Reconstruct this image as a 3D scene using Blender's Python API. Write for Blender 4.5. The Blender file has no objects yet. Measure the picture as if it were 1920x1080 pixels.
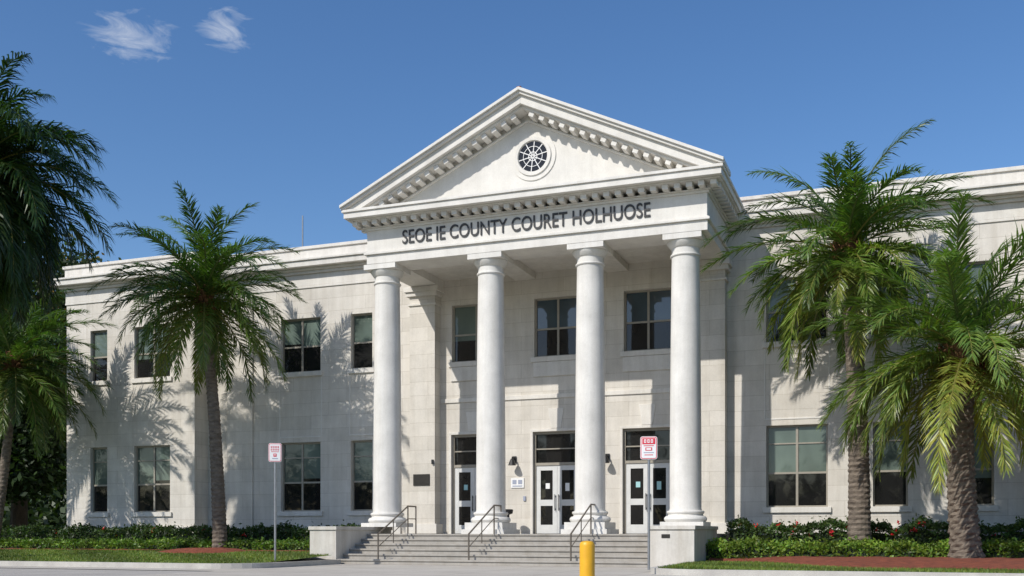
import bpy, math, random
import numpy as np
from mathutils import Vector, Matrix
random.seed(4); rng=np.random.default_rng(4)
scene=bpy.context.scene
COL=scene.collection

# ------------------------------------------------------------------ materials
def newmat(name):
    m=bpy.data.materials.new(name); m.use_nodes=True
    nt=m.node_tree; b=nt.nodes["Principled BSDF"]
    return m,nt,b
def N(nt,t,**kw):
    n=nt.nodes.new(t)
    for k,v in kw.items(): setattr(n,k,v)
    return n
def L(nt,a,b): nt.links.new(a,b)
def rgb(c): return (c[0],c[1],c[2],1)
def noise(nt,vec,scale,detail=5,rough=.6,dist=0):
    n=N(nt,'ShaderNodeTexNoise'); n.inputs['Scale'].default_value=scale
    n.inputs['Detail'].default_value=detail; n.inputs['Roughness'].default_value=rough; n.inputs['Distortion'].default_value=dist
    if vec is not None: L(nt,vec,n.inputs['Vector'])
    return n.outputs['Fac']
def ramp(nt,fac,stops):
    r=N(nt,'ShaderNodeValToRGB'); e=r.color_ramp.elements
    while len(e)<len(stops): e.new(.5)
    for i,(p,c) in enumerate(stops):
        e[i].position=p; e[i].color=rgb(c)
    L(nt,fac,r.inputs['Fac']); return r.outputs['Color']
def mixc(nt,fac,a,b,mode='MIX'):
    m=N(nt,'ShaderNodeMix',data_type='RGBA',blend_type=mode)
    for s,v in ((m.inputs['Factor'],fac),(m.inputs['A'],a),(m.inputs['B'],b)):
        if isinstance(v,(int,float)): s.default_value=v
        elif isinstance(v,tuple): s.default_value=rgb(v)
        else: L(nt,v,s)
    return m.outputs['Result']
def objco(nt): return N(nt,'ShaderNodeTexCoord').outputs['Object']
def mapping(nt,vec,scale,rot=(0,0,0)):
    m=N(nt,'ShaderNodeMapping'); m.inputs['Scale'].default_value=scale; m.inputs['Rotation'].default_value=rot; L(nt,vec,m.inputs['Vector']); return m.outputs['Vector']
def bump(nt,b,h,strength,dist=.02):
    bp=N(nt,'ShaderNodeBump'); bp.inputs['Strength'].default_value=strength; bp.inputs['Distance'].default_value=dist
    L(nt,h,bp.inputs['Height']); L(nt,bp.outputs['Normal'],b.inputs['Normal'])

def stone_mat(name,base,blocks=False,dirt=.35,rough=.8):
    m,nt,b=newmat(name); co=objco(nt)
    dark=tuple(c*.84 for c in base)
    c=ramp(nt,noise(nt,co,1.3,6,.65),[(.3,dark),(.62,base)])
    st=noise(nt,mapping(nt,co,(3.0,3.0,.22)),1.4,6,.7)
    stc=ramp(nt,st,[(.42,(1,1,1)),(.75,(.72,.69,.64))])
    c=mixc(nt,dirt,c,mixc(nt,1.0,c,stc,'MULTIPLY'))
    fine=noise(nt,co,28,4,.7)
    c=mixc(nt,.28,c,mixc(nt,1.0,c,ramp(nt,fine,[(.35,(.76,.75,.73)),(.65,(1.06,1.06,1.06))]),'MULTIPLY'))
    b.inputs['Roughness'].default_value=rough
    if blocks:
        sp=N(nt,'ShaderNodeSeparateXYZ'); L(nt,co,sp.inputs[0])
        ad=N(nt,'ShaderNodeMath',operation='ADD'); L(nt,sp.outputs['X'],ad.inputs[0]); L(nt,sp.outputs['Y'],ad.inputs[1])
        cb=N(nt,'ShaderNodeCombineXYZ'); L(nt,ad.outputs[0],cb.inputs['X']); L(nt,sp.outputs['Z'],cb.inputs['Y'])
        br=N(nt,'ShaderNodeTexBrick'); L(nt,cb.outputs[0],br.inputs['Vector'])
        br.inputs['Scale'].default_value=1; br.inputs['Brick Width'].default_value=1.45
        br.inputs['Row Height'].default_value=.46; br.inputs['Mortar Size'].default_value=.006
        br.inputs['Mortar Smooth'].default_value=.3; br.inputs['Bias'].default_value=0
        br.inputs['Color1'].default_value=(1,1,1,1); br.inputs['Color2'].default_value=(.89,.885,.87,1)
        br.inputs['Mortar'].default_value=(.68,.66,.62,1)
        c=mixc(nt,1.0,c,br.outputs['Color'],'MULTIPLY')
        inv=N(nt,'ShaderNodeMath',operation='MULTIPLY_ADD'); L(nt,br.outputs['Fac'],inv.inputs[0]); inv.inputs[1].default_value=-1; 
        L(nt,fine,inv.inputs[2])
        bump(nt,b,inv.outputs[0],.28,.010)
    else:
        bump(nt,b,fine,.15,.008)
    L(nt,c,b.inputs['Base Color']); return m

M={}
M['wall']=stone_mat('limestone_blocks',(.72,.68,.615),True,.5)
M['trim']=stone_mat('limestone_trim',(.735,.705,.65),False,.5)
M['frieze']=stone_mat('painted_stone',(.75,.725,.675),False,.3)
M['column']=stone_mat('column_stone',(.745,.725,.68),False,.45)
M['steps']=stone_mat('step_stone',(.40,.375,.335),False,.9)
M['block']=stone_mat('cheek_stone',(.63,.60,.545),False,.95)

def simple(name,col,rough=.5,metal=0,var=.0,spec=None):
    m,nt,b=newmat(name)
    if var>0:
        c=ramp(nt,noise(nt,objco(nt),6,5,.6),[(.3,tuple(x*(1-var) for x in col)),(.7,col)])
        L(nt,c,b.inputs['Base Color'])
    else: b.inputs['Base Color'].default_value=rgb(col)
    b.inputs['Roughness'].default_value=rough; b.inputs['Metallic'].default_value=metal
    if spec is not None: b.inputs['Specular IOR Level'].default_value=spec
    return m
def glass(name,col,spec=.7):
    m,nt,b=newmat(name); co=objco(nt)
    c=ramp(nt,noise(nt,mapping(nt,co,(1,1,.6)),.9,3,.5),[(.3,tuple(x*.55 for x in col)),(.7,tuple(x*1.2 for x in col))])
    L(nt,c,b.inputs['Base Color']); b.inputs['Roughness'].default_value=.03
    b.inputs['Specular IOR Level'].default_value=spec
    bump(nt,b,noise(nt,co,1.1,2,.5),.06,.05)
    return m
M['glass']=glass('dark_glass',(.016,.016,.016),.5)
M['glass_skytint']=glass('sky_tinted_glass',(.045,.075,.095),.9)  # blue of the reflected sky is put into the base colour
M['blind']=glass('blind_behind_glass',(.13,.17,.145),.45)
M['frame']=simple('window_frame_tan',(.33,.30,.245),.5,0,.15)
M['door']=simple('door_white_aluminium',(.66,.66,.64),.4,0,.1)
M['black']=simple('black_metal',(.015,.015,.016),.4)
M['letter']=simple('letter_dark',(.015,.015,.016),.45)
M['bronze']=simple('bronze_plaque',(.03,.027,.022),.5,.3,.3)
M['steel']=simple('galvanised_steel',(.42,.42,.42),.4,.8,.2)
M['rail']=simple('rail_metal',(.20,.17,.14),.4,.5,.2)
M['white']=simple('sign_white',(.78,.78,.77),.5)
M['red']=simple('sign_red',(.62,.03,.06),.5)
M['cyan']=simple('poster_cyan',(.35,.6,.62),.6)
M['yellow']=simple('yellow_paint',(.80,.42,.015),.45,0,.15)
M['tile']=simple('terracotta_tile',(.22,.05,.035),.8,0,.3)
M['grey']=simple('sign_grey_ink',(.30,.33,.42),.6)

def veg(name,transl=.3,rough=.5,spec=.4):
    m,nt,b=newmat(name)
    at=N(nt,'ShaderNodeAttribute',attribute_name='Col')
    L(nt,at.outputs['Color'],b.inputs['Base Color']); b.inputs['Roughness'].default_value=rough
    b.inputs['Specular IOR Level'].default_value=spec
    tr=N(nt,'ShaderNodeBsdfTranslucent')
    mu=mixc(nt,1.0,at.outputs['Color'],(1.3,1.6,.45),'MULTIPLY'); L(nt,mu,tr.inputs['Color'])
    mx=N(nt,'ShaderNodeMixShader'); mx.inputs[0].default_value=transl
    L(nt,b.outputs[0],mx.inputs[1]); L(nt,tr.outputs[0],mx.inputs[2])
    L(nt,mx.outputs[0],nt.nodes['Material Output'].inputs['Surface'])
    return m
M['leaf']=veg('foliage_leaf'); M['palmleaf']=veg('palm_leaflet',.34,.38,.55)
def bark(name,a,bb,sc):
    m,nt,b=newmat(name); co=objco(nt)
    c=ramp(nt,noise(nt,mapping(nt,co,(1,1,sc)),5,6,.7),[(.3,a),(.7,bb)])
    L(nt,c,b.inputs['Base Color']); b.inputs['Roughness'].default_value=.9
    bump(nt,b,noise(nt,mapping(nt,co,(1,1,sc*1.5)),9,5,.7),.8,.03); return m
M['palmbark']=bark('palm_bark',(.07,.053,.04),(.24,.195,.15),2.2)
M['boot']=bark('palm_boots',(.06,.028,.012),(.26,.13,.05),1)
M['bark']=bark('tree_bark',(.06,.05,.04),(.16,.13,.10),.4)
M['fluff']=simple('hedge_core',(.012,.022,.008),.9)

def ground_mat(name,stops,sc=3,rough=.9,bs=.3,bd=.02,fine=60,joints=None):
    m,nt,b=newmat(name); co=objco(nt)
    c=ramp(nt,noise(nt,co,sc,7,.65),stops)
    f=noise(nt,co,fine,4,.7)
    c=mixc(nt,.5,c,mixc(nt,1.0,c,ramp(nt,f,[(.3,(.6,.6,.6)),(.7,(1.25,1.25,1.25))]),'MULTIPLY'))
    if joints:
        br=N(nt,'ShaderNodeTexBrick'); L(nt,co,br.inputs['Vector']); br.offset=0
        br.inputs['Scale'].default_value=1; br.inputs['Brick Width'].default_value=joints; br.inputs['Row Height'].default_value=joints
        br.inputs['Mortar Size'].default_value=.012; br.inputs['Color1'].default_value=(1,1,1,1); br.inputs['Color2'].default_value=(.93,.92,.9,1); br.inputs['Mortar'].default_value=(.4,.38,.35,1)
        c=mixc(nt,1.0,c,br.outputs['Color'],'MULTIPLY')
    L(nt,c,b.inputs['Base Color']); b.inputs['Roughness'].default_value=rough
    bump(nt,b,f,bs,bd); return m
M['conc']=ground_mat('concrete_paving',[(.3,(.42,.39,.345)),(.7,(.54,.505,.455))],.8,.85,.2,.005,joints=1.8)
M['asph']=ground_mat('worn_asphalt',[(.3,(.33,.31,.285)),(.7,(.43,.405,.37))],.6,.9,.3,.01,90)
M['grass']=ground_mat('lawn_grass',[(.3,(.06,.095,.02)),(.7,(.13,.17,.035))],.9,.95,.6,.03,45)
M['mulch']=ground_mat('red_mulch',[(.3,(.14,.035,.018)),(.7,(.36,.095,.045))],6,.95,1,.05,30)
M['kerb']=ground_mat('kerb_concrete',[(.3,(.40,.38,.35)),(.7,(.55,.53,.48))],2,.85,.2,.01)
M['earth']=ground_mat('far_ground',[(.3,(.05,.08,.025)),(.7,(.10,.12,.05))],.05,.95,.3,.05,2)

# ------------------------------------------------------------------ mesh builder
def empty(name):
    o=bpy.data.objects.new(name,None); COL.objects.link(o); return o
class MB:
    def __init__(s): s.v=[]; s.f=[]; s.m=[]; s.mats=[]
    def mi(s,mat):
        if mat not in s.mats: s.mats.append(mat)
        return s.mats.index(mat)
    def add(s,vs,fs,mat):
        o=len(s.v); i=s.mi(mat); s.v+= [tuple(v) for v in vs]
        for f in fs: s.f.append(tuple(o+k for k in f)); s.m.append(i)
    def box(s,x0,x1,y0,y1,z0,z1,mat):
        if x0>x1:x0,x1=x1,x0
        vs=[(x0,y0,z0),(x1,y0,z0),(x1,y1,z0),(x0,y1,z0),(x0,y0,z1),(x1,y0,z1),(x1,y1,z1),(x0,y1,z1)]
        s.add(vs,[(0,3,2,1),(4,5,6,7),(0,1,5,4),(1,2,6,5),(2,3,7,6),(3,0,4,7)],mat)
    def obox(s,c,ax,h,mat):
        c=Vector(c); a=[Vector(k).normalized()*hh for k,hh in zip(ax,h)]
        vs=[c+a[0]*i+a[1]*j+a[2]*k for k in(-1,1) for (i,j) in((-1,-1),(1,-1),(1,1),(-1,1))]
        s.add(vs,[(0,3,2,1),(4,5,6,7),(0,1,5,4),(1,2,6,5),(2,3,7,6),(3,0,4,7)],mat)
    def prism(s,pts,y0,y1,mat): # pts in xz
        n=len(pts); vs=[(x,y0,z) for x,z in pts]+[(x,y1,z) for x,z in pts]
        fs=[tuple(range(n)),tuple(range(2*n-1,n-1,-1))]+[(i,i+n,(i+1)%n+n,(i+1)%n) for i in range(n)]
        s.add(vs,fs,mat)
    def lathe(s,prof,c,mat,seg=40,axis='Z'):
        vs=[];fs=[]
        for r,z in prof:
            for k in range(seg):
                a=2*math.pi*k/seg
                if axis=='Z': vs.append((c[0]+r*math.cos(a),c[1]+r*math.sin(a),c[2]+z))
                else: vs.append((c[0]+r*math.cos(a),c[1]+z,c[2]+r*math.sin(a)))
        for i in range(len(prof)-1):
            for k in range(seg):
                k2=(k+1)%seg; q=(i*seg+k,i*seg+k2,(i+1)*seg+k2,(i+1)*seg+k)
                fs.append(q if axis=='Z' else q[::-1])
        s.add(vs,fs,mat)
    def tube(s,pts,r,mat,seg=10):
        pts=[Vector(p) for p in pts]; n=len(pts); rings=[]
        for i,p in enumerate(pts):
            t=(pts[min(i+1,n-1)]-pts[max(i-1,0)]).normalized()
            u=t.cross(Vector((1,0,0)) if abs(t.x)<.9 else Vector((0,1,0))).normalized(); w=t.cross(u)
            rr=r[i] if isinstance(r,(list,tuple)) else r
            rings+= [p+(u*math.cos(2*math.pi*k/seg)+w*math.sin(2*math.pi*k/seg))*rr for k in range(seg)]
        fs=[]
        for i in range(n-1):
            for k in range(seg):
                k2=(k+1)%seg; fs.append((i*seg+k,i*seg+k2,(i+1)*seg+k2,(i+1)*seg+k))
        fs.append(tuple(range(seg))); fs.append(tuple((n-1)*seg+k for k in range(seg)))
        s.add(rings,fs,mat)
    def obj(s,name,parent=None,bevel=0,smooth=False):
        me=bpy.data.meshes.new(name); me.from_pydata(s.v,[],s.f)
        for m in s.mats: me.materials.append(M[m])
        me.polygons.foreach_set('material_index',s.m)
        if smooth:
            me.polygons.foreach_set('use_smooth',[True]*len(s.f))
            me.set_sharp_from_angle(angle=math.radians(35))
        me.update()
        o=bpy.data.objects.new(name,me); COL.objects.link(o)
        if parent: o.parent=parent
        if bevel:
            b=o.modifiers.new('b','BEVEL'); b.width=bevel; b.segments=2; b.limit_method='ANGLE'; b.angle_limit=math.radians(50)
        return o

def wall_open(mb,y,x0,x1,z0,z1,ops,depth,mat):
    xs=sorted({x0,x1,*[o[0] for o in ops],*[o[1] for o in ops]}); zs=sorted({z0,z1,*[o[2] for o in ops],*[o[3] for o in ops]})
    for i in range(len(xs)-1):
        for j in range(len(zs)-1):
            cx=(xs[i]+xs[i+1])/2; cz=(zs[j]+zs[j+1])/2
            if any(o[0]<cx<o[1] and o[2]<cz<o[3] for o in ops): continue
            mb.add([(xs[i],y,zs[j]),(xs[i+1],y,zs[j]),(xs[i+1],y,zs[j+1]),(xs[i],y,zs[j+1])],[(0,1,2,3)],mat)
    d=y+depth
    for a,b,c,e in ops:
        mb.add([(a,y,c),(a,d,c),(a,d,e),(a,y,e)],[(0,1,2,3)],'trim')
        mb.add([(b,y,c),(b,y,e),(b,d,e),(b,d,c)],[(0,1,2,3)],'trim')
        mb.add([(a,y,e),(a,d,e),(b,d,e),(b,y,e)],[(0,1,2,3)],'trim')
        mb.add([(a,y,c),(b,y,c),(b,d,c),(a,d,c)],[(0,1,2,3)],'trim')

# ------------------------------------------------------------------ courthouse
CX=-10.2
house=empty('courthouse_building')
YW=32.0; YP=31.2
ZU=(6.64,8.57); ZL=(1.66,4.13)
w=MB(); fr=MB(); gl=MB(); tr=MB()
def window(x0,x1,z0,z1,y,cols,lower,up='blind'):
    f=.055; ya,yb=y+.12,y+.19
    fr.box(x0,x0+f,ya,yb,z0,z1,'frame'); fr.box(x1-f,x1,ya,yb,z0,z1,'frame')
    fr.box(x0+f,x1-f,ya+.002,yb,z0,z0+f,'frame'); fr.box(x0+f,x1-f,ya+.002,yb,z1-f,z1,'frame')
    for c in range(1,cols):
        xc=x0+(x1-x0)*c/cols; fr.box(xc-.035,xc+.035,ya+.004,yb,z0+f,z1-f,'frame')
    H=z1-z0
    rows=[.42,.78] if lower else [.48]
    for i,rr in enumerate(rows):
        zc=z0+H*rr; t=.03 if i==0 else .02
        fr.box(x0+f,x1-f,ya+.008,yb,zc-t,zc+t,'frame')
    zc=z0+H*rows[0]
    yg=y+.16
    for k in range(cols):
        xa=x0+(x1-x0)*k/cols; xb=x0+(x1-x0)*(k+1)/cols
        zz=zc+ (random.choice([0,0,0,.06,-.10,0])*H if up=='blind' else 0)
        t1=random.uniform(-.004,.004); t2=random.uniform(-.004,.004)
        gl.add([(xa,yg+t1,z0),(xb,yg,z0),(xb,yg,zz),(xa,yg+t1,zz)],[(0,1,2,3)],'glass')
        gl.add([(xa,yg+t1,zz),(xb,yg,zz),(xb,yg+t2,z1),(xa,yg+t1+t2,z1)],[(0,1,2,3)],up)
    tr.box(x0-.10,x1+.10,y-.07,y+.12,z0-.16,z0+.004,'trim')
main_w=[(-20.93,-19.29,2),(-18.07,-17.22,1),(-3.82,-2.03,2),(-.77,.19,1),(1.56,2.45,1)]
ops=[]
for a,b,c in main_w: ops+= [(a,b)+ZL,(a,b)+ZU]
doors=[(-14.21,-12.6),(-11.29,-9.7),(-8.27,-6.68)]
uw=[(-14.2,-12.5),(-11.25,-9.68),(-8.24,-6.7)]
ops+= [(a,b,.86,4.20) for a,b in doors]+[(a,b)+ZU for a,b in uw]
wall_open(w,YW,-24.07,3.67,0,10.3,ops,.2,'wall')
for a,b,c in main_w:
    window(a,b,*ZL,YW,c,True); window(a,b,*ZU,YW,c,False)
for i,(a,b) in enumerate(uw): window(a,b,*ZU,YW,2,False,'blind' if i==0 else 'glass_skytint')
pw=[(-28.85,-28.05,1),(-26.79,-25.16,2)]
for side in (0,1):
    lst=pw if side==0 else [(2*CX-b,2*CX-a,c) for a,b,c in pw]
    xa,xb=(-30.0,-24.07) if side==0 else (3.67,9.6)
    o2=[]
    for a,b,c in lst:
        o2+= [(a,b)+ZL,(a,b)+ZU]; window(a,b,*ZL,YP,c,True); window(a,b,*ZU,YP,c,False)
    wall_open(w,YP,xa,xb,0,10.3,o2,.2,'wall')
    xr=-24.07 if side==0 else 3.67
    w.add([(xr,YP,0),(xr,YW+.3,0),(xr,YW+.3,10.3),(xr,YP,10.3)],[(0,1,2,3)],'wall')
    xo=-30.0 if side==0 else 9.6
    w.add([(xo,YP,0),(xo,56,0),(xo,56,10.3),(xo,YP,10.3)],[(0,1,2,3)],'wall')
w.add([(-30,56,0),(9.6,56,0),(9.6,56,10.3),(-30,56,10.3)],[(0,1,2,3)],'wall')
w.obj('walls',house)
layers=[(.04,9.62,9.70),(.03,9.70,10.12),(.12,10.12,10.22),(.22,10.22,10.30),(.42,10.30,10.50),(.48,10.50,10.57),(.05,10.57,10.99),(.11,10.99,11.10)]
cn=MB()
for p,a,b in layers:
    cn.box(-24.07,3.67,YW-p,56,a,b,'trim')
    for (xa,xb) in ((-30.0,-24.07),(3.67,9.6)):
        cn.box(xa-p,xb+p,YP-p,56+p,a+.003,b+.003,'trim')
cn.obj('cornice_and_parapet',house,.012)
for (xa,xb) in ((-24.07,-16.1),(-4.9,3.67)):
    tr.box(xa,xb,YW-.07,YW+.05,0,1.12,'trim'); 
for (xa,xb) in ((-30.07,-24.0),(3.6,9.67)):
    tr.box(xa,xb,YP-.07,YP+.05,0,1.13,'trim')
tr.box(-23.2,-22.1,YW-.06,YW+.02,1.12,9.6,'wall')
for a,b,c in main_w:
    tr.box(a-.06,a-.02,YW-.012,YW+.01,4.35,6.46,'frieze'); tr.box(b+.02,b+.06,YW-.012,YW+.01,4.35,6.46,'frieze')
    tr.box(a-.06,b+.06,YW-.016,YW+.01,4.30,4.35,'frieze')
for a,b in uw: tr.box(a-.02,b+.02,YW-.05,YW+.01,6.0,6.47,'trim')
tr.box(-14.6,-5.95,YW-.045,YW+.01,5.28,5.42,'trim')
for a,b in doors:
    m_=(a+b)/2
    tr.prism([(m_-.17,4.30),(m_+.17,4.30),(m_+.27,4.95),(m_-.27,4.95)],YW-.03,YW+.01,'trim')
    tr.box(a-.09,a,YW-.035,YW+.01,.86,4.2,'trim'); tr.box(b,b+.09,YW-.035,YW+.01,.86,4.2,'trim'); tr.box(a-.09,b+.09,YW-.04,YW+.01,4.2,4.29,'trim')
for xa,xb in ((-15.56,-14.62),(-5.92,-4.98)):
    tr.box(xa,xb,31.55,YW+.01,.86,9.18,'wall')
    tr.box(xa-.1,xb+.1,31.46,YW+.01,8.86,9.0,'trim'); tr.box(xa-.16,xb+.16,31.40,YW+.01,9.0,9.17,'trim'); tr.box(xa-.05,xb+.05,31.5,YW+.01,8.55,8.62,'trim')
    tr.box(xa-.1,xb+.1,31.45,YW+.01,.87,1.2,'trim')
tr.obj('trim_and_sills',house,.008)
gl.obj('window_glass',house); 
dr=MB()
for i,(a,b) in enumerate(doors):
    y=YW; zt=3.10
    fr.box(a,a+.07,y+.08,y+.2,.86,4.2,'frame'); fr.box(b-.07,b,y+.08,y+.2,.86,4.2,'frame')
    fr.box(a+.07,b-.07,y+.082,y+.2,4.12,4.2,'frame'); fr.box(a+.07,b-.07,y+.082,y+.2,zt,zt+.09,'frame')
    fr.box(a+.07,b-.07,y+.1,y+.2,3.62,3.66,'frame')
    dr.add([(a+.07,y+.17,zt),(b-.07,y+.17,zt),(b-.07,y+.17,4.15),(a+.07,y+.17,4.15)],[(0,1,2,3)],'glass')
    mid=(a+b)/2
    for (p,q,s) in ((a+.075,mid-.004,1),(mid+.004,b-.075,-1)):
        st=.15; ya,yb=y+.11,y+.16
        dr.box(p,p+st,ya,yb,.875,zt-.005,'door'); dr.box(q-st,q,ya,yb,.875,zt-.005,'door')
        for z0,z1 in ((.875,1.16),(1.78,1.98),(zt-.16,zt-.005)): dr.box(p+st,q-st,ya+.003,yb,z0,z1,'door')
        dr.add([(p,y+.14,.9),(q,y+.14,.9),(q,y+.14,zt-.05),(p,y+.14,zt-.05)],[(0,1,2,3)],'glass')
        hx=q-.06 if s==1 else p+.06
        dr.tube([(hx,ya-.05,1.62),(hx,ya-.05,2.15)],.014,'black',8)
        dr.box(hx-.01,hx+.01,ya-.05,ya,1.66,1.69,'black'); dr.box(hx-.01,hx+.01,ya-.05,ya,2.08,2.11,'black')
        if not(i==0 and s==-1):
            pc=(p+q)/2+(.03 if s==1 else -.02)
            dr.box(pc-.07,pc+.07,y+.133,y+.138,2.3+.04*s,2.52,'cyan' if (i+s)%2 else 'white')
dr.obj('doors',house); fr.obj('window_frames',house)

st=MB()
st.box(-16.1,-4.9,27.9,YW+.1,0,.86,'steps')
nr=6; ri=.86/nr; td=.36
for k in range(nr-1):
    zt=.86-ri*(k+1); yf=27.9-td*(k+1)
    st.box(-15.19,-6.05,yf,yf+td+.02 if k==0 else yf+td,0,zt,'steps')
    st.box(-15.185,-6.055,yf-.035,yf+.05,zt-.045,zt+.004,'steps')
st.box(-15.185,-6.055,27.865,27.96,.86-.045,.864,'steps')
st.obj('entrance_steps',house,.006)
bk=MB()
for xa,xb in ((-16.06,-15.19),(-6.05,-4.88)):
    bk.box(xa,xb,26.05,29.5,0,.98,'block'); bk.box(xa-.03,xb+.03,26.01,29.53,.98,1.08,'block')
bk.box(-5.72,-5.50,26.035,26.05,.76,.86,'bronze')
bk.obj('stair_cheek_blocks',house,.012)

cxs=[-15.02,-11.54,-8.44,-5.66]
YC=28.9
for i,x in enumerate(cxs):
    c=MB()
    z0=.862 if 0<i<3 else 1.08
    c.box(x-.60,x+.60,YC-.60,YC+.60,z0,1.20,'column')
    if 0<i<3: c.box(x-.68,x+.68,YC-.68,YC+.68,z0-.001,1.0,'column')
    prof=[(.05,1.20),(.55,1.20),(.585,1.235),(.60,1.28),(.585,1.325),(.55,1.36),(.50,1.37),(.48,1.40),(.50,1.43),(.52,1.45),(.525,1.48),(.51,1.51),(.455,1.52),(.44,1.58)]
    H0,H1=1.58,8.56
    for k in range(1,17):
        t=k/16; r=.442-(.442-.385)*(t**1.7); prof.append((r,H0+(H1-H0)*t))
    prof+= [(.39,8.60),(.42,8.615),(.43,8.64),(.42,8.665),(.388,8.675),(.388,8.84),(.41,8.85),(.43,8.87),(.47,8.92),(.51,8.98),(.52,9.02),(.05,9.03)]
    c.lathe(prof,(x,YC,0),'column',56)
    c.box(x-.54,x+.54,YC-.54,YC+.54,9.025,9.178,'column')
    c.obj('column_%d'%(i+1),house,0,True)

en=MB(); HW=5.25; yf=28.35
xl,xr=CX-HW,CX+HW
def ring(p,z0,z1,mat='frieze'):
    en.box(xl-p,xr+p,yf-p,29.45,z0,z1,mat)
    en.box(xl-p,xl+.95,29.45,YW+.02,z0,z1,mat); en.box(xr-.95,xr+p,29.45,YW+.02,z0,z1,mat)
ring(0,9.18,9.46); ring(.07,9.46,9.53); ring(.03,9.53,9.56); ring(-.01,9.56,10.2); ring(.04,10.2,10.27)
ring(.10,10.27,10.30)
en.box(xl+.95,xr-.95,29.45,YW+.02,9.42,9.5,'trim')
for x in cxs[1:3]: en.box(x-.35,x+.35,29.45,YW,9.2,9.42,'trim')
def frange(a,b,s):
    n=int(round((b-a)/s)); return [a+(b-a)*i/n for i in range(n+1)]
for x in frange(xl-.22,xr+.22,.335):
    en.box(x-.085,x+.085,yf-.36,yf+.02,10.30,10.435,'frieze')
for y in frange(yf+.05,YW-.5,.335):
    en.box(xl-.36,xl+.02,y-.085,y+.085,10.30,10.435,'frieze'); en.box(xr-.02,xr+.36,y-.085,y+.085,10.30,10.435,'frieze')
en.box(xl-.42,xr+.42,yf-.42,YW+.02,10.435,10.475,'frieze')
en.box(xl-.47,xr+.47,yf-.60,YW+.02,10.475,10.65,'frieze')
en.box(xl-.52,xr+.52,yf-.65,YW+.02,10.65,10.73,'frieze')
ZA=13.60; HWR=5.80; ZE=10.86; SL=(ZA-ZE)/HWR
en.prism([(CX-HWR+.3,10.73),(CX+HWR-.3,10.73),(CX,ZA-.25)],28.46,28.9,'frieze')
def rake(a,b,y0,y1,mat='frieze'):
    zb=10.732
    for s in(-1,1):
        Lf=lambda x:ZA-SL*x
        xt=min(HWR,(ZA-a-zb)/SL); xb=min(HWR,(ZA-b-zb)/SL)
        pts=[(0,ZA-a),(xt,Lf(xt)-a)]
        if xt>=HWR-1e-6 and xb<HWR: pts.append((HWR,zb))
        pts+= [(xb,Lf(xb)-b),(0,ZA-b)]
        pts=[(CX+s*px,pz) for px,pz in pts]
        if s==1: pts=pts[::-1]
        en.prism(pts,y0,y1,mat)
rake(0,.09,27.62,28.9); rake(.09,.17,27.69,28.9); rake(.17,.42,27.79,28.9); rake(.42,.50,27.93,28.9)
rake(.66,.72,28.38,28.6)
ang=math.atan(SL)
for s in(-1,1):
    d=Vector((s*math.cos(ang),0,-math.sin(ang))); n=Vector((s*math.sin(ang),0,math.cos(ang)))
    k=.28
    while k<5.0:
        px=CX+s*k; pz=ZA-SL*k-.50-.075
        en.obox((px,28.2,pz),(d,(0,1,0),n),(.08,.24,.065),'frieze'); k+=.305
en.obj('entablature_and_pediment',house,.008)
rf=MB()
rf.prism([(CX-HWR+.1,10.74),(CX+HWR-.1,10.74),(CX,ZA-.02)],28.92,40,'tile')
rf.box(CX-.06,CX+.06,27.66,40,ZA-.06,ZA+.02,'tile')
rf.obj('gable_roof',house)
oc=MB(); ox,oz=-10.04,11.86
oc.lathe([(.70,.0),(.70,-.03),(.56,-.03),(.56,-.07),(.46,-.07),(.44,-.03),(.44,.03)],(ox,28.46,oz),'frieze',48,'Y')
oc.lathe([(.45,-.012),(.001,-.012)],(ox,28.46,oz),'glass',48,'Y')
for k in range(5):
    a=math.pi*k/5+.2
    oc.obox((ox,28.435,oz),((math.cos(a),0,math.sin(a)),(0,1,0),(-math.sin(a),0,math.cos(a))),(.44,.008,.011),'white')
oc.lathe([(.14,-.03),(.12,-.03)],(ox,28.46,oz),'white',24,'Y'); oc.lathe([(.30,-.032),(.285,-.032)],(ox,28.46,oz),'white',32,'Y')
oc.obj('oculus_window',house)

def text(s,loc,size,mat,width=None,name='lettering',parent=None,rot=0,ext=.012,off=0):
    cu=bpy.data.curves.new(name,'FONT'); cu.body=s; cu.size=size; cu.extrude=ext; cu.offset=off
    cu.align_x='CENTER'; cu.align_y='CENTER'
    o=bpy.data.objects.new(name,cu); COL.objects.link(o); bpy.context.view_layer.update()
    o.data.materials.append(M[mat])
    sx=1
    if width: sx=width/o.dimensions.x
    o.scale=(sx,1,1); o.location=loc; o.rotation_euler=(math.pi/2,0,rot)
    if parent: o.parent=parent
    return o
text('SEOE IE COUNTY COURET HOLHUOSE',(-10.38,yf-.005,9.88),.585,'letter',7.68,'frieze_lettering',house,ext=.02,off=.002)

ft=MB()
ft.box(-15.41,-14.81,31.52,31.55,2.49,2.87,'bronze')
for x in(-11.93,-8.76):
    ft.box(x-.06,x+.06,YW-.05,YW,3.2,3.42,'black'); ft.tube([(x,YW-.05,3.35),(x,YW-.22,3.38),(x,YW-.26,3.3)],.025,'black',8)
    ft.lathe([(.03,.0),(.06,-.04),(.13,-.22),(.001,-.2)],(x,YW-.26,3.33),'black',16)
ft.box(-14.72-.0,-14.66,31.48,31.54,3.2,3.35,'black')
ft.box(-12.05,-11.6,YW-.03,YW,2.38,2.70,'white')
ft.box(-12.0,-11.86,YW-.034,YW-.03,2.50,2.64,'grey'); ft.box(-11.8,-11.66,YW-.034,YW-.03,2.50,2.64,'grey'); ft.box(-12.0,-11.66,YW-.034,YW-.03,2.42,2.455,'grey')
ft.box(-11.62,-11.54,YW-.04,YW,1.95,2.1,'grey')
ft.obj('wall_fittings',house)
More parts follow.
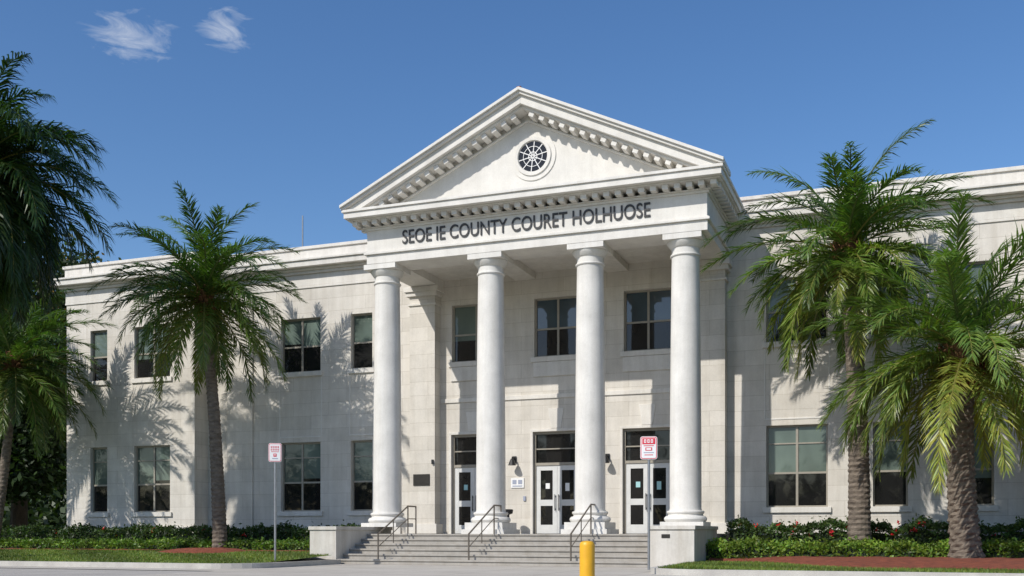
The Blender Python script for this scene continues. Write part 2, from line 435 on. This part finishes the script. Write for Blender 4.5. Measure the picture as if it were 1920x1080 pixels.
an=MB(); an.tube([(-21.9,35,11.0),(-21.9,35,13.3)],.03,'steel',8); an.obj('roof_antenna',house)

ab=MB(); ab.lathe([(.001,0),(.16,0),(.16,.03),(.05,.06),(.045,.62),(.15,.66),(.17,.78),(.13,.80),(.001,.79)],(-11.9,31.3,.862),'black',20)
ab.obj('litter_bin',None,0,True)

for X in(-13.94,-11.14,-8.2):
    h=MB()
    h.tube([(X,26.25,.12),(X,26.25,.86)],.024,'rail'); h.tube([(X,26.25,.86),(X,28.15,1.70),(X,28.7,1.70)],.024,'rail')
    h.tube([(X,28.15,.8),(X,28.15,1.70)],.022,'rail'); h.tube([(X,28.7,.86),(X,28.7,1.70)],.022,'rail')
    h.tube([(X,26.25,.5),(X,28.15,1.32),(X,28.7,1.32)],.014,'rail'); h.tube([(X,27.2,.6),(X,27.2,1.28)],.016,'rail')
    h.tube([(X,26.25,0),(X,26.25,.13)],.026,'rail')
    h.obj('stair_handrail',None,0,True)

# ------------------------------------------------------------------ ground
g=MB(); S=700
g.add([(-S,-S,-.03),(S,-S,-.03),(S,S,-.03),(-S,S,-.03)],[(0,1,2,3)],'earth'); g.obj('ground')
g=MB(); g.add([(-90,2,-.012),(70,2,-.012),(70,20.2,-.012),(-90,20.2,-.012)],[(0,1,2,3)],'asph'); g.obj('road')
g=MB(); g.add([(-90,20.2,0),(70,20.2,0),(70,31,0),(-90,31,0)],[(0,1,2,3)],'conc')
g.add([(-15,12,.0),(0,12,.0),(0,20.2,.0),(-15,20.2,.0)],[(0,1,2,3)],'conc'); g.obj('pavement')

def kerb(poly,inset):
    k=MB(); n=len(poly)
    P=[Vector((x,y)) for x,y in poly]; Q=[]
    for i in range(n):
        a=(P[i]-P[i-1]).normalized(); b=(P[(i+1)%n]-P[i]).normalized()
        nn=(Vector((-a.y,a.x))+Vector((-b.y,b.x))).normalized(); Q.append(P[i]+nn*inset/max(.5,nn.dot(Vector((-a.y,a.x)))))
    for i in range(n):
        j=(i+1)%n
        vs=[(P[i].x,P[i].y,-.02),(P[j].x,P[j].y,-.02),(P[j].x,P[j].y,.13),(P[i].x,P[i].y,.13),(Q[i].x,Q[i].y,.13),(Q[j].x,Q[j].y,.13)]
        k.add(vs,[(0,1,2,3),(3,2,5,4)],'kerb')
    k.obj('kerb')
    return Q
def arc(cx,cy,r,a0,a1,n=8): return [(cx+r*math.cos(math.radians(a0+(a1-a0)*i/n)),cy+r*math.sin(math.radians(a0+(a1-a0)*i/n))) for i in range(n+1)]
polyL=[(-70,21.4)]+arc(-16.3,22.7,1.3,-90,0)+[(-15.0,26.0),(-16.1,26.1),(-16.1,31.9),(-70,31.9)]
polyR=arc(-3.9,22.7,1.3,180,270)+[(40,21.4),(40,31.9),(-4.85,31.9),(-4.85,29.5),(-5.2,27.6)]
QL=kerb(polyL,.16); QR=kerb(polyR,.16)
def hl(x,y):
    if x<-10: return .115+.19*max(0,min(1,(y-22)/5))
    return .115+.02*max(0,min(1,(y-22)/5))
def inpoly(x,y,poly):
    c=False;n=len(poly)
    for i in range(n):
        x1,y1=poly[i];x2,y2=poly[i-1]
        if (y1>y)!=(y2>y) and x<(x2-x1)*(y-y1)/(y2-y1)+x1: c=not c
    return c
def lawnmesh(Q):
    mb=MB(); pts=[(q.x,q.y) for q in Q]
    ys=[min(p[1] for p in pts)+i*.25 for i in range(45)]
    def xr_at(y):
        xs=[];n=len(pts)
        for i in range(n):
            x1,y1=pts[i];x2,y2=pts[i-1]
            if (y1>y)!=(y2>y): xs.append((x2-x1)*(y-y1)/(y2-y1)+x1)
        return (min(xs),max(xs)) if len(xs)>=2 else None
    rows=[]
    for y in ys:
        r=xr_at(y+1e-4)
        if r: rows.append((y,)+r)
    nx=60
    for i in range(len(rows)-1):
        y0,a0,b0=rows[i];y1,a1,b1=rows[i+1]
        for k in range(nx):
            t0,t1=k/nx,(k+1)/nx
            v=[(a0+(b0-a0)*t0,y0),(a0+(b0-a0)*t1,y0),(a1+(b1-a1)*t1,y1),(a1+(b1-a1)*t0,y1)]
            mb.add([(x,y,hl(x,y)) for x,y in v],[(0,1,2,3)],'grass')
    return mb
lawnmesh(QL).obj('lawn'); lawnmesh(QR).obj('lawn')
def bed(x0,x1,y0f,y1,h=.03,name='mulch_bed'):
    mb=MB(); nx=int((x1-x0)/.2); ny=16
    vs=[]
    for j in range(ny+1):
        for i in range(nx+1):
            x=x0+(x1-x0)*i/nx; t=j/ny
            yy0=y0f(x); y=yy0+(y1-yy0)*t
            vs.append((x,y,hl(x,y)+.008+h*math.sin(min(1,t*3)*math.pi/2)+random.uniform(0,.03)*(t>0)))
    fs=[(j*(nx+1)+i,j*(nx+1)+i+1,(j+1)*(nx+1)+i+1,(j+1)*(nx+1)+i) for j in range(ny) for i in range(nx)]
    mb.add(vs,fs,'mulch'); return mb.obj(name)
def yR(x): 
    s=1/(1+math.exp(-(x+2.2)*1.6)); return 27.2-3.9*s+.25*math.sin(x*1.3)
def yL(x): return 27.6+.15*math.sin(x*1.1)
bed(-4.75,12,yR,31.7,.13); bed(-60,-16.2,yL,31.0)
def mound(x,y,r,h):
    mb=MB(); vs=[(x,y,hl(x,y)+h)];fs=[];seg=28
    for k in (1,2,3):
        for s in range(seg):
            a_=2*math.pi*s/seg; rr=r*k/3*(1+.08*math.sin(3*a_+x)); X=x+rr*math.cos(a_);Y=y+rr*math.sin(a_)*.8
            vs.append((X,Y,hl(X,Y)+h*(1-(k/3)**2)-(.02 if k==3 else 0)+random.uniform(0,.02)))
    for s in range(seg): fs.append((0,1+s,1+(s+1)%seg))
    for k in range(2):
        for s in range(seg):
            fs.append((1+k*seg+s,1+(k+1)*seg+s,1+(k+1)*seg+(s+1)%seg,1+k*seg+(s+1)%seg))
    mb.add(vs,fs,'mulch'); mb.obj('mulch_bed')
mound(-20.6,27.3,1.6,.12)

# ------------------------------------------------------------------ foliage helpers
def mesh_np(name,V,F,C,mat,parent=None):
    me=bpy.data.meshes.new(name); me.from_pydata(V.tolist() if hasattr(V,'tolist') else V,[],F.tolist() if hasattr(F,'tolist') else F)
    me.materials.append(M[mat])
    ca=me.color_attributes.new('Col','FLOAT_COLOR','POINT')
    C=np.asarray(C,dtype=np.float32); C4=np.ones((len(C),4),dtype=np.float32); C4[:,:3]=C
    ca.data.foreach_set('color',C4.ravel()); me.update()
    o=bpy.data.objects.new(name,me); COL.objects.link(o)
    if parent: o.parent=parent
    return o
def leaf_quads(P,size,cols,up=.3):
    n=len(P); a=rng.normal(size=(n,3)); a[:,2]+=up; 
    nrm=a/np.linalg.norm(a,axis=1,keepdims=True)
    t=np.cross(nrm,rng.normal(size=(n,3))); t/=np.linalg.norm(t,axis=1,keepdims=True)+1e-9
    bb=np.cross(nrm,t); s=(size*rng.uniform(.6,1.3,(n,1)))
    V=np.stack([P-t*s,P-bb*s*.5,P+t*s,P+bb*s*.5],1).reshape(-1,3)
    F=np.arange(4*n).reshape(n,4); C=np.repeat(cols,4,axis=0)
    return V,F,C

def hedge(name,x0,x1,y0,y1,h,n,base,size,flowers=0):
    par=empty(name)
    mb=MB(); nx=int((x1-x0)/.25); 
    ph=rng.uniform(0,6)
    def lum(x): return .93+.06*np.sin(x*2.3+ph)+.06*np.sin(x*5.1+ph*2)+.07*np.sin(x*9.7+3)*np.sin(x*3.3+ph)
    zb=hl(x0,(y0+y1)/2)-.05
    prof=[(y0+.06,0),(y0+.03,.45),(y0+.10,.78),(y0+.25,.86),(y1-.25,.86),(y1-.1,.8),(y1-.04,0)]
    vs=[]
    for i in range(nx+1):
        x=x0+.05+(x1-x0-.1)*i/nx
        for (y,t) in prof: vs.append((x,y+random.uniform(-.03,.03),zb+(h*float(lum(x))-.06)*t))
    m_=len(prof); fs=[(i*m_+k,(i+1)*m_+k,(i+1)*m_+k+1,i*m_+k+1) for i in range(nx) for k in range(m_-1)]
    fs.append(tuple(range(m_))); fs.append(tuple(nx*m_+k for k in range(m_)))
    mb.add(vs,fs,'fluff'); mb.obj('core',par)
    xs=rng.uniform(x0,x1,n); u=rng.uniform(0,1,n)
    H=h; Wd=y1-y0; per=H+Wd+H*.4
    q=u*per; P=np.zeros((n,3)); P[:,0]=xs
    tp=h*lum(xs)
    fmask=q<H; tmask=(q>=H)&(q<H+Wd)
    lump=.07*np.sin(xs*7+q*5)*np.sin(xs*2.9)
    P[:,1]=np.where(fmask,y0+lump,np.where(tmask,y0+(q-H),y1)); P[:,2]=np.where(fmask,q/H*tp,np.where(tmask,tp,tp*rng.uniform(0,1,n)))
    dy=np.minimum(P[:,1]-y0,y1-P[:,1]); P[:,2]-=np.where(tmask,.10*np.exp(-np.maximum(dy,0)/.12),0)
    P+=rng.normal(size=(n,3))*np.array([.05,.055,.05]); P[:,2]+=zb; 
    stray=rng.uniform(0,1,n)<.05; P[:,2]+=np.where(stray&tmask,rng.uniform(.03,.16,n),0)
    cl=np.sin(xs*3.1+ph)*.5+np.sin(xs*7.7+P[:,2]*9)*.5
    b=np.array(base)[None,:]*(1+.40*cl[:,None])*rng.uniform(.5,1.55,(n,1))
    b[:,0]*=rng.uniform(.8,1.35,n)
    V,F,C=leaf_quads(P,size,b,.6)
    mesh_np('leaves',V,F,C,'leaf',par)
    if flowers:
        Pf=np.stack([rng.uniform(x0,x1,flowers),rng.uniform(y0-.08,y0+.3,flowers),zb+h*rng.uniform(.65,1.04,flowers)],1)
        Pf=np.repeat(Pf,7,axis=0)+rng.normal(size=(flowers*7,3))*.032
        V,F,C=leaf_quads(Pf,.048,np.tile(np.array([[.7,.015,.03]]),(len(Pf),1)))
        mesh_np('flowers',V,F,C,'leaf',par)
hedge('hedge',-4.7,11,30.1,31.3,1.07,26000,(.045,.085,.02),.055,60)
hedge('hedge',-5.1,11,27.7,29.0,.54,26000,(.12,.20,.025),.05)
hedge('hedge',-44,-16.2,29.6,30.7,.82,30000,(.04,.075,.02),.06,24)
hedge('hedge',-44,-16.2,28.1,29.2,.34,26000,(.10,.18,.025),.055)

def blades(x0,x1,y0,y1,n,poly,lim):
    X=rng.uniform(x0,x1,n);Y=rng.uniform(y0,y1,n)
    k=np.array([inpoly(x,y,poly) and y<lim(x)+random.uniform(-.1,.1) for x,y in zip(X,Y)]); X=X[k];Y=Y[k];n=len(X)
    Z=np.array([hl(x,y) for x,y in zip(X,Y)])
    a=rng.uniform(0,6.28,n); w_=.012; h=rng.uniform(.03,.07,n)
    V=np.zeros((n,3,3)); V[:,0]=np.stack([X-w_*np.cos(a),Y-w_*np.sin(a),Z],1); V[:,1]=np.stack([X+w_*np.cos(a),Y+w_*np.sin(a),Z],1)
    V[:,2]=np.stack([X+rng.normal(size=n)*.02,Y+rng.normal(size=n)*.02,Z+h],1)
    c=np.array([.125,.19,.035])[None,:]*rng.uniform(.6,1.4,(n,1))*(1+.25*np.sin(X*1.7+Y*2)[:,None]); c[:,0]*=rng.uniform(.8,1.5,n)
    mesh_np('grass',V.reshape(-1,3),np.arange(3*n).reshape(n,3),np.repeat(c,3,axis=0),'leaf')
blades(-5,8,21.4,26.8,36000,[(q.x,q.y) for q in QR],yR); blades(-32,-15,21.4,27.7,36000,[(q.x,q.y) for q in QL],lambda x: 25.9 if abs(x+20.6)<1.5 else yL(x))

# ------------------------------------------------------------------ palms
def palm(base,top,r0,r1,nf,Lf,seed,col=(.085,.155,.03),old=(.22,.235,.04),e_hi=76,e_lo=-34,d_hi=62,d_lo=62,leafl=.64,dense=78,diam=False,wid=.038,boot=1.0,sag=(.12,.6)):
    R=np.random.default_rng(seed); par=empty('palm_tree')
    base=np.array(base,float); top=np.array(top,float)
    tb=MB(); n=int((top[2]-base[2])/.07); seg=18
    vs=[];fs=[]
    for i in range(n+1):
        t=i/n; c=base+(top-base)*t; c[0]+= .10*math.sin(t*math.pi)*(1 if seed%2 else -1)
        r=r0+(r1-r0)*min(1,t*1.3); r*=1+.55*math.exp(-t*n*.07/.22)*.6
        for k in range(seg):
            a=2*math.pi*k/seg
            if diam: rr=r*(1+.12*(((k+ (i%4)*1)%3==0))+R.uniform(-.02,.03)) *(1.0+.06*(i%2))
            else: rr=r*(1+(.06 if i%2 else -.02)+R.uniform(-.04,.04))
            vs.append((c[0]+rr*math.cos(a),c[1]+rr*math.sin(a),c[2]))
    for i in range(n):
        for k in range(seg): fs.append((i*seg+k,i*seg+(k+1)%seg,(i+1)*seg+(k+1)%seg,(i+1)*seg+k))
    tb.add(vs,fs,'palmbark')
    nb=int(90*boot); span=1.05*boot
    for i in range(nb):
        a=i*2.399; t=i/nb; z=top[2]-.65*boot+t*span; rr=boot*r1*(1.05+.65*math.sin(math.pi*min(1,t*1.05)))
        c=Vector((top[0]+rr*.75*math.cos(a),top[1]+rr*.75*math.sin(a),z))
        o_=Vector((math.cos(a)*R.uniform(.4,.9),math.sin(a)*R.uniform(.4,.9),.8)).normalized(); sd=Vector((-math.sin(a),math.cos(a),0))
        tb.obox(c,(sd,o_,sd.cross(o_)),(.055,R.uniform(.12,.30),.025),'boot')
    b_=boot
    tb.lathe([(r1*.9,-.6*b_),(r1*1.35*b_,-.15),(r1*1.4*b_,.15),(r1*.8,.5),(.02,.7)],tuple(top),'boot',16)
    tb.obj('trunk',par)
    V=[];F=[];C=[]; off=0
    def addstrip(v,f,c):
        nonlocal off
        V.append(v);F.extend([tuple(off+k for k in q) for q in f]);C.append(c);off+=len(v)
    for i in range(nf):
        t=i/(nf-1); az=i*2.39996+R.uniform(-.35,.35)
        e0=math.radians(e_hi+(e_lo-e_hi)*t**.85+R.uniform(-11,11)); dr=math.radians(d_hi+(d_lo-d_hi)*t+R.uniform(-16,18))
        Ln=Lf*R.uniform(.80,1.08)*(1-.12*t); NS=18; p=top+np.array([0,0,.25-.35*t]); 
        pts=[p.copy()];tans=[]; tw=R.uniform(-.4,.4)
        for s in range(NS):
            u=(s+.5)/NS; e=e0-dr*(u**1.35)*1.15; e=max(e,math.radians(-84)); az2=az+tw*u
            d=np.array([math.cos(e)*math.cos(az2),math.cos(e)*math.sin(az2),math.sin(e)]); p=p+d*Ln/NS; pts.append(p.copy()); tans.append(d)
        tans.append(tans[-1]); pts=np.array(pts);tans=np.array(tans)
        rc=np.array([.26,.24,.07]) if t>.3 else np.array([.16,.20,.06])
        side=np.array([-math.sin(az),math.cos(az),0])
        vs=[]
        for s in range(NS+1):
            w_=.034*(1-s/NS)+.006; nn=np.cross(side,tans[s])
            vs+= [pts[s]+side*w_,pts[s]+nn*w_*.8,pts[s]-side*w_,pts[s]-nn*w_*.8]
        fs=[(4*s+k,4*s+(k+1)%4,4*s+4+(k+1)%4,4*s+4+k) for s in range(NS) for k in range(4)]
        addstrip(np.array(vs),fs,np.tile(rc,(len(vs),1)))
        K=dense; ss=np.repeat(np.linspace(.09,.995,K),2)+R.uniform(-.006,.006,2*K); ss=np.clip(ss,0,.999)
        sg=np.tile([1,-1],K); fi=ss*NS; i0=fi.astype(int); fr_=(fi-i0)[:,None]
        P=pts[i0]*(1-fr_)+pts[np.minimum(i0+1,NS)]*fr_; T=tans[i0]
        S=np.tile(side,(2*K,1)); Nn=np.cross(S,T)
        if e0<1.2: Nn=np.where((Nn@np.array([0,0,1]))[:,None]>0,Nn,-Nn)
        A=np.radians(38+30*ss)+R.normal(size=2*K)*.09
        vv=R.uniform(-.25,.55,2*K)
        D=S*(sg*np.cos(A))[:,None]+T*np.sin(A)[:,None]+Nn*vv[:,None]; D/=np.linalg.norm(D,axis=1,keepdims=True)
        ll=leafl*(.32+.68*np.sin(np.pi*np.clip(ss,0,1)**.85)**.7)*R.uniform(.80,1.12,2*K)
        D2=D+np.array([0,0,-1])*R.uniform(sag[0],sag[1],(2*K,1)); D2/=np.linalg.norm(D2,axis=1,keepdims=True)
        Wv=np.cross(D,Nn+.3*R.normal(size=(2*K,3))); Wv/=np.linalg.norm(Wv,axis=1,keepdims=True)+1e-9
        wd=(wid*(.7+.5*np.sin(np.pi*ss)))[:,None]
        m1=P+D*(ll*.5)[:,None]; tip=m1+D2*(ll*.5)[:,None]
        q=np.stack([P-Wv*wd*.25,P+Wv*wd*.25,m1-Wv*wd*.5,m1+Wv*wd*.5,tip],1).reshape(-1,3)
        fs=[]
        for k in range(2*K):
            o5=5*k; fs+= [(o5,o5+1,o5+3,o5+2),(o5+2,o5+3,o5+4)]
        mixo=np.clip((t-.40)*1.6,0,1)*R.uniform(.2,.95)
        cc=np.array(col)*(1-mixo)+np.array(old)*mixo; cc=cc*R.uniform(.65,1.4)
        lc=cc[None,:]*R.uniform(.7,1.35,(2*K,1)); lc[:,0]*=R.uniform(.85,1.25,2*K)
        addstrip(q,fs,np.repeat(lc,5,axis=0))
    mesh_np('fronds',np.concatenate(V),F,np.concatenate(C),'palmleaf',par)
    return par
palm((-20.75,28.2,.28),(-21.3,28.1,8.5),.23,.165,64,4.0,11,col=(.07,.135,.028),old=(.17,.20,.035))
palm((-1.05,29.3,.1),(-1.35,29.2,8.35),.30,.22,60,4.0,7,boot=1.2)
palm((1.50,27.4,.12),(1.40,27.4,5.15),.32,.27,64,4.3,12,col=(.11,.18,.04),old=(.29,.29,.05),diam=True,e_hi=78,e_lo=-32,leafl=.74,boot=1.3)
palm((-30.6,28.3,.25),(-29.5,28.2,6.8),.18,.14,56,3.9,21,col=(.06,.115,.026),old=(.12,.16,.03),leafl=.64)
palm((-25.3,22.6,.2),(-24.9,22.4,11.0),.20,.15,105,4.55,31,col=(.03,.065,.015),old=(.04,.07,.017),e_hi=80,e_lo=-50,d_hi=88,d_lo=75,leafl=.95,dense=90,wid=.045,sag=(.4,1.1))

# ------------------------------------------------------------------ broadleaf trees
def tree(name,x,y,h,cr,seed,col=(.05,.08,.02),nclump=150,per=150,size=.16,accent=None):
    R=np.random.default_rng(seed); par=empty(name); tb=MB()
    tb.tube([(x,y,-.05),(x+.1,y,h*.18),(x-.1,y+.1,h*.38)],[.45,.36,.28],'bark',12)
    cl=[]
    for k in range(nclump):
        a=R.uniform(0,6.283); ph=math.acos(R.uniform(-.75,1)); rr=cr*R.uniform(.5,1.05)
        c=np.array([x+rr*math.sin(ph)*math.cos(a),y+rr*math.sin(ph)*math.sin(a),h*.62+rr*(h*.38/cr)*math.cos(ph)]); cl.append(c)
        if k%9==0: tb.tube([(x-.1,y+.1,h*.36),((x+c[0])/2,(y+c[1])/2,h*.36+(c[2]-h*.36)*.65),tuple(c)],[.16,.09,.03],'bark',7)
    tb.obj('trunk',par)
    Ps=[];Cs=[]
    for c in cl:
        r=cr*R.uniform(.13,.24); p=c+R.normal(size=(per,3))*r*np.array([.75,.75,.5]); Ps.append(p)
        b=np.array(col)*R.uniform(.6,1.5)
        if accent is not None and R.uniform()<.14: b=np.array(accent)
        Cs.append(b[None,:]*R.uniform(.6,1.4,(per,1)))
    V,F,C=leaf_quads(np.concatenate(Ps),size,np.concatenate(Cs),.5)
    mesh_np('foliage',V,F,C,'leaf',par)
tree('oak_tree',-39.5,38,14.8,6.3,1,col=(.04,.065,.018),accent=(.30,.16,.02),nclump=220)
tree('oak_tree',-37,45,13.0,6.5,2,col=(.035,.06,.016),nclump=180)
tree('oak_tree',-50,44,16,7.5,3,col=(.04,.065,.018),nclump=180)
tree('oak_tree',-36.5,33,6.8,3.4,5,col=(.03,.055,.016),nclump=140)
tree('oak_tree',-45,31,8,4.5,6,nclump=120,col=(.04,.065,.02))
def treemass(x0,x1,y,h,n,seed):
    R=np.random.default_rng(seed); Ps=[];Cs=[]
    for k in range(n):
        x=R.uniform(x0,x1); hh=h*(.7+.3*math.sin(x*.13)*math.cos(x*.05+1)); c=np.array([x,y+R.uniform(-4,4),R.uniform(.3,hh)])
        per=70; Ps.append(c+R.normal(size=(per,3))*np.array([1.6,1.4,1.1])); Cs.append(np.array([.04,.065,.022])*R.uniform(.6,1.4)*np.ones((per,1)))
    V,F,C=leaf_quads(np.concatenate(Ps),.5,np.concatenate(Cs),.4); mesh_np('distant_trees',V,F,C,'leaf')
treemass(-150,-28,80,11,420,9); treemass(-110,110,-45,12,500,10)

# ------------------------------------------------------------------ signs, bollard
def sign(x,y,zb,zt,sw,sh,style,rot):
    par=empty('parking_sign'); mb=MB()
    mb.tube([(x,y,zb),(x,y,zt-sh*.1)],.028,'steel',10)
    mb.obj('post',par,0,True)
    pl=MB(); r=.05
    def rrect(w_,h_,r_):
        pts=[]
        for cx,cz,a0 in((w_/2-r_,h_/2-r_,0),(-w_/2+r_,h_/2-r_,90),(-w_/2+r_,-h_/2+r_,180),(w_/2-r_,-h_/2+r_,270)):
            for k in range(6):
                a=math.radians(a0+90*k/5); pts.append((cx+r_*math.cos(a),cz+r_*math.sin(a)))
        return pts[::-1]
    pl.prism(rrect(sw,sh,r),-.035,-.031,'white')
    pl.prism(rrect(sw*.94,sh*.95,r*.8),-.038,-.0352,'red'); pl.prism(rrect(sw*.86,sh*.89,r*.6),-.041,-.0382,'white')
    def bar(a,b,c,d,m): pl.box(a*sw,b*sw,-.045,-.0412,c*sh,d*sh,m)
    if style==0:
        for zc in(.30,.16): 
            for k in range(4):
                xa=-.32+.17*k; bar(xa,xa+.11,zc-.045,zc+.045,'red'); pl.box((xa+.03)*sw,(xa+.08)*sw,-.047,-.0452,(zc-.015)*sh,(zc+.02)*sh,'white')
        bar(-.30,.30,.03,.055,'red')
        bar(-.12,.12,-.22,-.06,'red'); pl.box(-.05*sw,.05*sw,-.047,-.0452,-.16*sh,-.1*sh,'white'); bar(-.22,.22,-.34,-.30,'grey')
    else:
        bar(-.38,.38,.16,.42,'red')
        for k in range(3):
            xa=-.28+.2*k; pl.box(xa*sw,(xa+.13)*sw,-.047,-.0452,.22*sh,.37*sh,'white'); pl.box((xa+.04)*sw,(xa+.09)*sw,-.049,-.0472,.26*sh,.33*sh,'red')
        bar(-.30,.30,.08,.11,'red'); bar(-.20,.20,-.12,.02,'red'); pl.box(-.14*sw,.14*sw,-.047,-.0452,-.09*sh,-.01*sh,'white')
        bar(-.3,.3,-.22,-.19,'grey'); bar(-.25,.25,-.32,-.29,'red')
    o=pl.obj('panel',par); o.location=(x,y,zt-sh/2); o.rotation_euler=(0,0,rot)
sign(-15.35,23.2,.1,3.24,.335,.49,0,math.radians(28))
sign(-5.05,21.75,.1,2.95,.36,.49,1,math.radians(12))
bo=MB(); bo.lathe([(.14,0),(.14,.02),(.112,.03),(.112,.70),(.108,.73),(.09,.755),(.05,.768),(.001,.772)],(-4.31,14.6,0.0),'yellow',32)
bo.obj('bollard',None,0,True)

# ------------------------------------------------------------------ light, sky
sd=Vector((.50,1.0,-.95)).normalized()
sl=bpy.data.lights.new('sun','SUN'); sl.energy=4.1; sl.angle=math.radians(.6); sl.color=(1,.955,.885)
so=bpy.data.objects.new('sun',sl); COL.objects.link(so); so.rotation_euler=sd.to_track_quat('-Z','Y').to_euler(); so.location=(-20,-30,40)
wd=bpy.data.worlds.new('World'); scene.world=wd; wd.use_nodes=True; nt=wd.node_tree
bg=nt.nodes['Background']; bg.inputs['Strength'].default_value=.125
sk=N(nt,'ShaderNodeTexSky',sky_type='NISHITA'); sk.sun_disc=False
sk.sun_elevation=math.asin(-sd.z); sk.sun_rotation=math.atan2(-sd.x,-sd.y)%(2*math.pi)
sk.air_density=1.0; sk.dust_density=.7; sk.ozone_density=2.4
hs=N(nt,'ShaderNodeHueSaturation'); hs.inputs['Saturation'].default_value=1.22; hs.inputs['Value'].default_value=1.1; hs.inputs['Hue'].default_value=.505
L(nt,sk.outputs[0],hs.inputs['Color'])
tc=N(nt,'ShaderNodeTexCoord').outputs['Generated']
def cloudmask(c,rad,scale):
    sub=N(nt,'ShaderNodeVectorMath',operation='SUBTRACT'); L(nt,tc,sub.inputs[0]); sub.inputs[1].default_value=c
    sc=N(nt,'ShaderNodeVectorMath',operation='MULTIPLY'); L(nt,sub.outputs[0],sc.inputs[0]); sc.inputs[1].default_value=scale
    ln=N(nt,'ShaderNodeVectorMath',operation='LENGTH'); L(nt,sc.outputs[0],ln.inputs[0])
    mr=N(nt,'ShaderNodeMapRange',interpolation_type='SMOOTHSTEP'); L(nt,ln.outputs['Value'],mr.inputs['Value'])
    mr.inputs['From Min'].default_value=0; mr.inputs['From Max'].default_value=rad; mr.inputs['To Min'].default_value=1; mr.inputs['To Max'].default_value=0
    return mr.outputs[0]
m1=cloudmask((-.594,.692,.410),.060,(1,1,1.9)); m2=cloudmask((-.532,.731,.424),.040,(1,1,1.2)); 
mx=N(nt,'ShaderNodeMath',operation='MAXIMUM'); L(nt,m1,mx.inputs[0]); L(nt,m2,mx.inputs[1])
nz=noise(nt,mapping(nt,tc,(1,1,3.2),(0,.5,0)),26,10,.62,1.1)
# the cloud edge is broken up by the noise itself: density = mask + noise - threshold
ad=N(nt,'ShaderNodeMath',operation='MULTIPLY_ADD'); L(nt,mx.outputs[0],ad.inputs[0]); ad.inputs[1].default_value=.42; L(nt,nz,ad.inputs[2])
nr_=N(nt,'ShaderNodeMapRange'); L(nt,ad.outputs[0],nr_.inputs['Value']); nr_.inputs['From Min'].default_value=.70; nr_.inputs['From Max'].default_value=1.25
nr_.inputs['To Max'].default_value=.75
ml=N(nt,'ShaderNodeMath',operation='MULTIPLY'); L(nt,nr_.outputs[0],ml.inputs[0])
gate=N(nt,'ShaderNodeMapRange'); L(nt,mx.outputs[0],gate.inputs['Value']); gate.inputs['From Max'].default_value=.35; L(nt,gate.outputs[0],ml.inputs[1])
cl_=mixc(nt,ml.outputs[0],hs.outputs[0],(6.2,6.5,7.0)); L(nt,cl_,bg.inputs['Color'])

cam=bpy.data.cameras.new('camera'); co=bpy.data.objects.new('camera',cam); COL.objects.link(co)
co.location=(0,0,.88); co.rotation_euler=(math.pi/2,0,math.radians(20.6)); cam.lens=36.39; cam.sensor_width=36; cam.shift_y=.2396; cam.clip_end=3000; cam.clip_start=.1
scene.camera=co
scene.view_settings.view_transform='Standard'; scene.view_settings.look='None'; scene.view_settings.exposure=0
